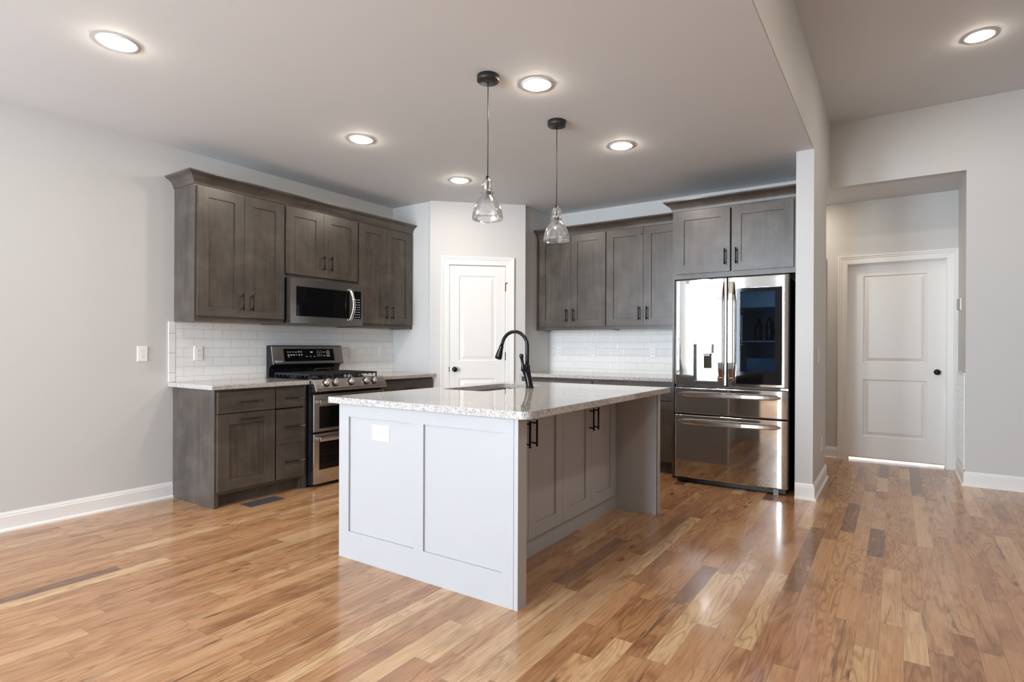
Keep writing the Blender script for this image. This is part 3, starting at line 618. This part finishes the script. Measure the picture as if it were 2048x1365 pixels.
# ------------------------------------------------------------------ appliances
def prof_ext(F, prof, a0, a1, mi=0):   # prof (b, z) polygon extruded along a
    return lambda m: m.loops([[(a, b, z) for b, z in prof] for a in (a0, a1)], mi)
def range_():
    y0, y1 = .7845, 1.5665; o = thing('gas_range', (.35, (y0+y1)/2, 0), 'stainless double-oven gas range with black cooktop between base cupboards', 'range')
    F = F_L
    MB(F).box(y0, y1, .012, .655, .02, .905).build('body', 'black', o)
    for y in (y0+.05, y1-.05):
        for x in (.08, .6): MB().lathe((x, y), [(.018, 0), (.018, .02)], 12).build('foot', 'black', o)
    MB(F).box(y0-.001, y1+.001, .012, .672, .9055, .918).build('cooktop', 'black', o, .004)
    m = MB(F); prof = [(.640, .921), (.668, .920), (.690, .914), (.716, .872), (.733, .842), (.738, .828), (.733, .818), (.72, .814), (.640, .814)]
    m.loops([[(a, b, z) for b, z in prof] for a in (y0-.002, y1+.002)]); cp = m.build('control_panel', 'steel_v', o, .003)
    ax = Vector((.84, 0, .54)).normalized()
    for y in (.903, .995, 1.166, 1.334, 1.432):
        c = Vector((.7095, y, .884)); k = MB()
        k.tube([c, c+ax*.005], [.034, .033], 28); kb = None
        k.tube([c+ax*.005, c+ax*.014, c+ax*.032, c+ax*.036], [.030, .029, .025, .022], 28, 1)
        s = c+ax*.034; u = Vector((-ax.z, 0, ax.x)); w = Vector((0, 1, 0)); q = []
        for d in (0, .012):
            q.append([tuple(s+u*a*(1-d*6)+w*b+ax*d) for a, b in ((-.025, -.008), (.025, -.008), (.025, .008), (-.025, .008))])
        k.loops(q, 1); k.build('knob', ('bmatte', 'steel_v'), o)
    def oven(name, z0, z1, w0, w1, hz):
        m = MB(F); m.box(y0+.003, y1-.003, .658, .700, z0, z1); d = m.build(name, 'steel_s', o, .004)
        MB(F).box(y0+.058, y1-.058, .6985, .7015, w0, w1).build('window', 'bgloss', d)
        hp = [(.745+.0, hz-.012), (.752, hz-.020), (.760, hz-.018), (.764, hz), (.760, hz+.016), (.752, hz+.019), (.745, hz+.012)]
        m = MB(F); m.loops([[(a, b, z) for b, z in hp] for a in (y0+.022, y1-.022)])
        for a in (y0+.045, y1-.045): m.box(a-.016, a+.016, .699, .748, hz-.011, hz+.011)
        m.build('handle', 'steel_v', d, .002)
    oven('upper_oven_door', .473, .790, .500, .688, .730); oven('lower_oven_door', .032, .458, .150, .390, .416)
    MB(F).box(y0+.01, y1-.01, .655, .665, .792, .813).box(y0+.004, y1-.004, .650, .680, .460, .471).build('door_gap', 'black', o)
    m = MB(F); bp = [(.012, .918), (.012, 1.205), (.075, 1.207), (.082, 1.203), (.118, 1.034), (.116, 1.028), (.075, 1.022), (.055, .992), (.050, .918)]
    m.loops([[(a, b, z) for b, z in bp] for a in (y0+.006, y1-.006)]); m.build('backguard', 'black', o)
    sl = lambda z: .083+(1.200-z)*(.036/.166)
    def onslope(a0, a1, z0, z1, d0, d1, m): m.loops([[(a0, sl(z)+d, z), (a1, sl(z)+d, z)][::1]+[(a1, sl(z)+e, z), (a0, sl(z)+e, z)] for z, d, e in ((z0, d0, d1), (z1, d0, d1))]); return m
    bgp = onslope(y0+.004, y1-.004, 1.036, 1.199, -.002, .003, MB(F)).build('control_fascia', 'steel_s', o, .002)
    onslope(.906, 1.456, 1.060, 1.176, .003, .0045, MB(F)).build('display_panel', 'bgloss', bgp)
    m = MB(F)
    def mark(u, v, w, h, mm): # u,v in display crop pixels (8.192 px per photo pixel)
        a = .906+(u-318)/(1145-318)*.55; z = 1.176-(v-150)/(350-150)*.116; aw = w/827*.55
        onslope(a-aw/2, a+aw/2, z-h/2, z+h/2, .0045, .0050, mm)
    for u in (380, 420, 464, 507): mark(u, 202, 26, .0045, m)
    for u in (550, 590):
        mark(u, 195, 22, .004, m); mark(u, 207, 22, .004, m)
    for u in (385, 428, 470): mark(u, 243, 26, .004, m); mark(u, 256, 26, .004, m)
    mark(513, 248, 26, .004, m)
    for u in (555, 595): mark(u, 243, 20, .004, m); mark(u, 256, 20, .004, m)
    mark(388, 280, 26, .004, m)
    for u in (675, 738, 800): mark(u, 275, 28, .004, m)
    for u in (858, 890, 922):
        for v in (188, 216, 245, 270): mark(u, v, 11, .0055, m)
    for v, w in ((205, 40), (265, 40)): mark(970, v, w, .005, m)
    for v in (185, 208, 232, 258, 275): mark(1042, v, 58, .004, m)
    m.build('button_print', 'ink', bgp)
    m = MB(F); mark(748, 205, 14, .011, m); mark(770, 205, 14, .011, m); m.build('clock_digits', 'digits', bgp)
    FS = lambda a, b, z: F_L(a, sl(z)+b, z)
    write('signature_print', 'Signature', .022, 'ink', bgp, FS, .846, .0035, 1.062, .0003, False, .4)
    write('maker_print', 'LG STUDIO', .011, 'greyink', bgp, FS, 1.520, .0035, 1.064, .0003)
    # burners and grates
    for bx, by in ((.22, .93), (.50, .93), (.36, 1.175), (.22, 1.42), (.50, 1.42)):
        MB().lathe((bx, by), [(.052, .9185), (.050, .926), (.040, .928), (.040, .936), (.034, .939), (.01, .940)], 24).build('burner', 'bmatte', o)
    for g0, g1 in ((.800, 1.045), (1.052, 1.298), (1.305, 1.552)):
        m = MB(F); x0, x1 = .125, .618; zt, zb = .962, .948; w = .007
        m.box(g0, g0+.011, x0, x1, zb, zt).box(g1-.011, g1, x0, x1, zb, zt).box(g0, g1, x0, x0+.011, zb, zt).box(g0, g1, x1-.011, x1, zb, zt)
        for k in range(1, 8):
            xx = x0+(x1-x0)*k/8; m.box(g0+.011, g0+.095, xx-w/2, xx+w/2, zb, zt).box(g1-.095, g1-.011, xx-w/2, xx+w/2, zb, zt)
            for a in (g0, g1-.011): m.box(a, a+.011, xx-w/2-.001, xx+w/2+.001, .930, zb)
        cm = (g0+g1)/2; m.box(cm-w/2, cm+w/2, x0+.011, x0+.2, zb, zt).box(cm-w/2, cm+w/2, x1-.2, x1-.011, zb, zt)
        for a in (g0, g1-.011):
            for x in (x0, x1-.011): m.box(a, a+.011, x, x+.011, .9185, zb)
        m.build('grate', 'bmatte', o, .002)
    m = MB(); m.tube([(.30, 1.09, .962), (.30, 1.09, .985), (.30, 1.10, .990), (.30, 1.25, .990), (.30, 1.26, .985), (.30, 1.26, .962)], .006, 10).build('grate_handle', 'bmatte', o)
range_()

def microwave():
    y0, y1, z0, z1 = .7705, 1.5675, 1.4035, 1.796; X1 = .395; o = thing('microwave', (.2, (y0+y1)/2, z0), 'stainless over-the-range microwave with curved handle', 'microwave'); F = F_L
    MB(F).box(y0+.003, y1-.003, .011, .335, z0+.002, z1+.003).build('body', 'black', o)
    MB(F).box(y0+.01, y1-.01, .05, .345, z0-.003, z0+.002).box(y0+.16, y0+.34, .12, .28, z0-.005, z0-.003).box(y1-.34, y1-.16, .12, .28, z0-.005, z0-.003).build('underside', 'steel_side', o)
    dw = 1.451
    m = MB(F); fr = lambda a0, a1, c0, c1, mi=0: m.box(a0, a1, .336, X1, c0, c1, mi)
    wa0, wa1, wz0, wz1 = .829, 1.408, 1.466, 1.728
    fr(y0, wa0, z0, z1); fr(wa1, dw, z0, z1); fr(wa0, wa1, z0, wz0); fr(wa0, wa1, wz1, z1)
    d = m.build('door', 'steel_s', o)
    MB(F).box(wa0+.0005, wa1-.0005, .337, X1-.002, wz0+.0005, wz1-.0005).build('window', 'bgloss', d)
    pts = [Vector(F(1.408+.012*math.sin(math.pi*t), X1+.002+.052*math.sin(math.pi*t)**.8, 1.752-(1.752-1.442)*t)) for t in [k/20 for k in range(21)]]
    m = MB(); rings = []
    for i, p in enumerate(pts):
        tt = (pts[min(i+1, 20)]-pts[max(i-1, 0)]).normalized(); n = Vector((1, 0, 0)); n = (n-tt*n.dot(tt)).normalized(); s = tt.cross(n)
        rings.append([tuple(p+s*.014*math.cos(a)+n*.007*math.sin(a)) for a in [k*math.pi/6 for k in range(12)]])
    m.loops(rings, 0, True).build('handle', 'steel_v', d)
    m = MB(F); m.box(dw+.002, y1, .336, X1, z0, z1); c = m.build('control_column', 'steel_s', o, .001)
    MB(F).box(dw+.012, y1-.022, X1-.0005, X1+.0015, 1.470, 1.735).build('keypad', 'bgloss', c)
    m = MB(F)
    for r in range(8):
        for k in range(3): m.box(dw+.020+k*.022, dw+.030+k*.022+(.004 if k == 2 else 0), X1+.0015, X1+.002, 1.482+r*.024, 1.487+r*.024)
    m.build('key_print', 'ink', c)
    write('maker_print', 'LG STUDIO', .012, 'greyink', d, F_L, .815, X1+.0002, 1.435, .0004)
    write('mark_print', 'EZ', .012, 'greyink', c, F_L, 1.545, X1+.0002, 1.428, .0004)
microwave()

def fridge():
    x0, x1 = 3.124, 4.058; o = thing('refrigerator', (3.59, 3.15, 0), 'stainless french-door refrigerator with dispenser and dark glass door', 'refrigerator')
    yb0, yb1 = 2.842, 3.56; t = .02; zs = .865
    m = MB(); m.box(x0+.004, x0+.03, yb0, yb1, .06, 1.775).box(x1-.03, x1-.004, yb0, yb1, .06, 1.775).box(x0+.03, x1-.03, yb1-.03, yb1, .06, 1.775).box(x0+.03, x1-.03, yb0, yb1-.03, 1.745, 1.775).box(x0+.03, x1-.03, yb0, yb1-.03, .06, zs).build('cabinet_body', 'bmatte', o)
    MB().box(x0+.02, x1-.02, YF+.032, YF+.06, .012, .046).box(x0+.02, x1-.02, YF+.06, yb1-.1, .012, .0595).build('base_grille', 'bmatte', o)
    for x in (x1-.09,):
        MB().box(x-.02, x+.02, YF+.012, YF+.031, 0, .048).build('front_foot', 'grey', o)
    for x in (x0+.06, x1-.06): MB().lathe((x, 3.4), [(.02, 0), (.02, .06)], 12).build('rear_foot', 'bmatte', o)
    # interior behind the glass
    m = MB(); m.box(x0+.031, x1-.031, yb1-.034, yb1-.031, zs, 1.744).box(x0+.031, x0+.034, yb0, yb1-.034, zs, 1.744).box(x1-.034, x1-.031, yb0, yb1-.034, zs, 1.744).box(x0+.034, x1-.034, yb0, yb1-.034, zs, zs+.003).box(x0+.034, x1-.034, yb0, yb1-.034, 1.741, 1.744).build('liner', 'liner', o)
    for z in (1.555, 1.262): MB().box(x0+.04, x1-.04, yb0+.06, yb1-.04, z-.012, z).build('shelf', 'shelf', o)
    m = MB(); m.box(3.66, 4.0, yb0+.05, yb0+.055, .99, 1.10).box(3.66, 4.0, yb0+.055, yb1-.06, .99, .994).box(3.66, 4.0, yb0+.045, yb0+.06, 1.10, 1.112).build('crisper_drawer', 'bin', o)
    m = MB()
    for k in range(11): m.box(3.672, 3.679, yb0+.02, yb0+.026, 1.222+k*.024, 1.222+k*.024+.014)
    m.build('light_strip', 'led', o)
    MB().box(3.70, 3.98, yb0+.1, yb0+.25, 1.735, 1.741).build('ceiling_lamp', emitter('fridge_ceiling_led', (.78, .90, 1), 22.0), o)
    # stainless fronts: rounded, slightly bowed profile in plan
    def plan(a0, a1, rl, rr, n=14, bow=.0025):
        xs = []; w = a1-a0
        for k in range(7): q = math.radians(90*k/6); xs.append((a0+rl*(1-math.cos(q))*.55, rl*(1-math.sin(q))))
        for k in range(1, n): xs.append((a0+rl*.55+(w-.55*(rl+rr))*k/n, None))
        for k in range(7): q = math.radians(90-90*k/6); xs.append((a1-rr*(1-math.cos(q))*.55, rr*(1-math.sin(q))))
        c = (x0+x1)/2; hw = (x1-x0)/2
        return [(x, -(0 if d is None else d)-bow*((x-c)/hw)**2) for x, d in xs]
    def front(a0, a1, rl, rr, z0, z1, holes=(), back=-.075):
        P = plan(a0, a1, rl, rr); m = MB(F_F)
        cut = sorted(set([h[0] for h in holes]+[h[1] for h in holes]))
        for c in cut:
            for i in range(len(P)-1):
                if P[i][0] < c-1e-5 < P[i+1][0]-2e-5:
                    f = (c-P[i][0])/(P[i+1][0]-P[i][0]); P.insert(i+1, (c, P[i][1]+f*(P[i+1][1]-P[i][1]))); break
        zz = sorted(set([z0, z0+.006, z0+.009, z0+.014, z1-.014, z1-.009, z1-.006, z1]+[h[2] for h in holes]+[h[3] for h in holes]))
        G = [[m.v(x, b-(.004 if z in (z0, z1) else 0), z) for x, b in P] for z in zz]
        H = [[m.v(x, back, z) for x, b in P] for z in (z0, z1)]
        for j in range(len(zz)-1):
            for i in range(len(P)-1):
                xm = (P[i][0]+P[i+1][0])/2; zm = (zz[j]+zz[j+1])/2
                if any(h[0] < xm < h[1] and h[2] < zm < h[3] for h in holes): continue
                m.face([G[j][i], G[j][i+1], G[j+1][i+1], G[j+1][i]], 0, True)
        n = len(P)
        for i in range(n-1):
            m.face([G[0][i], G[0][i+1], H[0][i+1], H[0][i]], 1); m.face([G[-1][i], G[-1][i+1], H[1][i+1], H[1][i]], 1)
        for e in (0, n-1):
            m.face([G[k][e] for k in range(len(zz))]+[H[1][e], H[0][e]], 1)
        if not holes: m.face([H[0][0], H[0][-1], H[1][-1], H[1][0]], 1)
        return m, P
    mats = ('steel', 'steel_side')
    mid = 3.5805
    # left door with dispenser
    dx0, dx1, dz0, dz1 = 3.294, 3.503, .907, 1.272
    m, P = front(x0, mid-.003, .030, .012, .872, 1.800, [(dx0, dx1, dz0, dz1)])
    m.box(x0+.01, dx0-.002, -.075, -.050, .88, 1.79, 1).box(dx1+.002, mid-.012, -.075, -.050, .88, 1.79, 1).box(dx0-.002, dx1+.002, -.075, -.050, dz1+.01, 1.79, 1)
    L = m.build('left_door', mats, o)
    m = MB(F_F); b = -.006
    m.box(3.200, dx0-.001, b-.001, b+.004, .893, 1.281, 0).box(dx1+.001, dx1+.006, b-.001, b+.004, .893, 1.281, 0).box(dx0-.001, dx1+.001, b-.001, b+.004, dz1, 1.281, 0).box(dx0-.001, dx1+.001, b-.001, b+.004, .893, dz0, 0)
    m.box(dx0, dx0+.002, -.060, b, dz0, dz1, 1).box(dx1-.002, dx1, -.060, b, dz0, dz1, 1).box(dx0, dx1, -.060, b, dz1-.002, dz1, 1).box(dx0, dx1, -.055, b, dz0, dz0+.004, 1).box(dx0, dx1, -.064, -.060, dz0, dz1, 2)
    m.box(dx0+.004, dx1-.004, -.040, -.012, 1.232, dz1-.004, 0); dsp = m.build('dispenser', ('steel', 'steel_side', 'steel_v'), L)
    m = MB(F_F); m.box(3.358, 3.446, -.055, -.012, 1.152, 1.232, 0).box(3.376, 3.430, -.05, -.016, 1.128, 1.152, 1).loops([[(3.378, -.030, 1.128), (3.428, -.030, 1.128), (3.428, -.024, 1.128), (3.378, -.024, 1.128)], [(3.372, -.046, 1.02), (3.434, -.046, 1.02), (3.434, -.040, 1.02), (3.372, -.040, 1.02)]], 0)
    m.box(3.392, 3.404, -.03, -.004, 1.258, 1.276, 0); m.build('dispenser_nozzle', ('steel', 'grey'), L)
    # right door: steel frame round a see-through glass
    gx0, gx1, gz0, gz1 = 3.654, 4.013, .896, 1.702
    m, P = front(mid+.003, x1, .012, .030, .872, 1.800, [(gx0, gx1, gz0, gz1)], -.075)
    R = m.build('right_door', mats, o)
    ix0, ix1, iz0, iz1 = 3.683, 3.957, 1.000, 1.672
    m = MB(F_F); m.box(gx0+.001, ix0, -.070, -.003, gz0+.001, gz1-.001).box(ix1, gx1-.001, -.070, -.003, gz0+.001, gz1-.001).box(ix0, ix1, -.070, -.003, gz0+.001, iz0).box(ix0, ix1, -.070, -.003, iz1, gz1-.001).build('glass_border', 'bgloss', R)
    MB(F_F).box(ix0, ix1, -.007, -.0035, iz0, iz1).build('glass_pane', 'fglass', R)
    for z in (1.10,): pass
    def vhandle(a, par):
        pts = []; n = 16; m = MB(F_F); rg = []
        for k in range(n+1):
            q = k/n; z = .918+(1.760-.918)*q; bo = .010+.048*min(1, math.sin(math.pi*q)*2.2)
            w = .0205; rg.append([(a-w, bo-.006, z), (a+w, bo-.006, z), (a+w, bo+.004, z), (a+w*.7, bo+.009, z), (a-w*.7, bo+.009, z), (a-w, bo+.004, z)])
        m.loops(rg); m.box(a-.012, a+.012, -.002, .03, .945, .965).box(a-.012, a+.012, -.002, .03, 1.71, 1.73); return m.build('handle', 'steel_v', par)
    vhandle(3.5375, L); h = vhandle(3.6200, R)
    MB(F_F).box(3.610, 3.628, .064, .0685, 1.395, 1.43).build('handle_button', 'plastic', R)
    for nm, z0, z1, hz in (('middle_drawer', .6185, .850, .792), ('freezer_drawer', .050, .608, .550)):
        m, P = front(x0, x1, .030, .030, z0, z1); d = m.build(nm, mats, o)
        m = MB(F_F); c0, c1 = 3.165, 4.006; rg = []
        for k in range(21):
            q = k/20; a = c0+(c1-c0)*q; bo = .052*min(1, math.sin(math.pi*q)**.5*1.05)+.002; hh = .019*min(1, .35+min(q, 1-q)*12)
            rg.append([(a, bo-.010, hz-hh), (a, bo+.002, hz-hh*1.05), (a, bo+.007, hz-hh*.6), (a, bo+.008, hz+hh*.7), (a, bo, hz+hh), (a, bo-.012, hz+hh*.7)])
        m.loops(rg); m.build('handle', 'steel_v', d)
        if nm == 'middle_drawer':
            MB(F_F).box(3.93, 3.985, -.006, -.0035, .636, .646).build('badge', 'greyink', d)
    MB(F_F).box(x0+.01, x1-.01, -.078, -.022, .853, .869).build('hinge_strip', 'bmatte', o)
    for a in (x0+.03, x1-.06): MB(F_F).box(a, a+.06, -.03, -.012, .854, .868).build('hinge', 'chrome', o)
    m = MB(F_F); c = (3.948, 1.7525); rg = []
    for k in range(32):
        q = 2*math.pi*k/32; rg.append([(c[0]+r*math.cos(q), b, c[1]+r*math.sin(q)) for r, b in ((.0135, -.0056), (.0135, -.0050), (.0112, -.0050), (.0112, -.0056))])
    m.loops(rg, 0, False, (False, False), True); m.box(c[0]-.003, c[0]-.001, -.0056, -.0050, c[1]-.006, c[1]+.006).box(c[0]-.003, c[0]+.003, -.0056, -.0050, c[1]-.006, c[1]-.004).box(c[0]+.002, c[0]+.010, -.0056, -.0050, c[1]-.001, c[1]+.001).box(c[0]-.0065, c[0]-.0045, -.0056, -.0050, c[1]+.003, c[1]+.005)
    m.build('maker_emblem', 'ink', R)
    write('maker_print', 'LG', .026, 'greyink', R, F_F, 3.988, -.0058, 1.7525, .0004)
fridge()
def bottles():
    def bottle(x, y, z, h, r, label):
        o = thing('drink_bottle', (x, y, z), label, 'bottle', 'dark bottles in the fridge')
        MB().lathe((x, y), [(r*.9, z+.0005), (r, z+.006), (r, z+h*.55), (r*.93, z+h*.58), (r, z+h*.62), (r*.85, z+h*.75), (r*.45, z+h*.87), (r*.40, z+h*.95)], 20).build('bottle_body', 'bottle', o)
        MB().lathe((x, y), [(r*.46, z+h*.95), (r*.46, z+h)], 16).build('cap', 'bcap', o)
    bottle(3.790, 3.00, 1.262, .195, .036, 'dark bottle on the fridge shelf, left of two behind glass')
    bottle(3.880, 2.985, 1.262, .205, .038, 'dark bottle on the fridge shelf, right of two behind glass')
bottles()
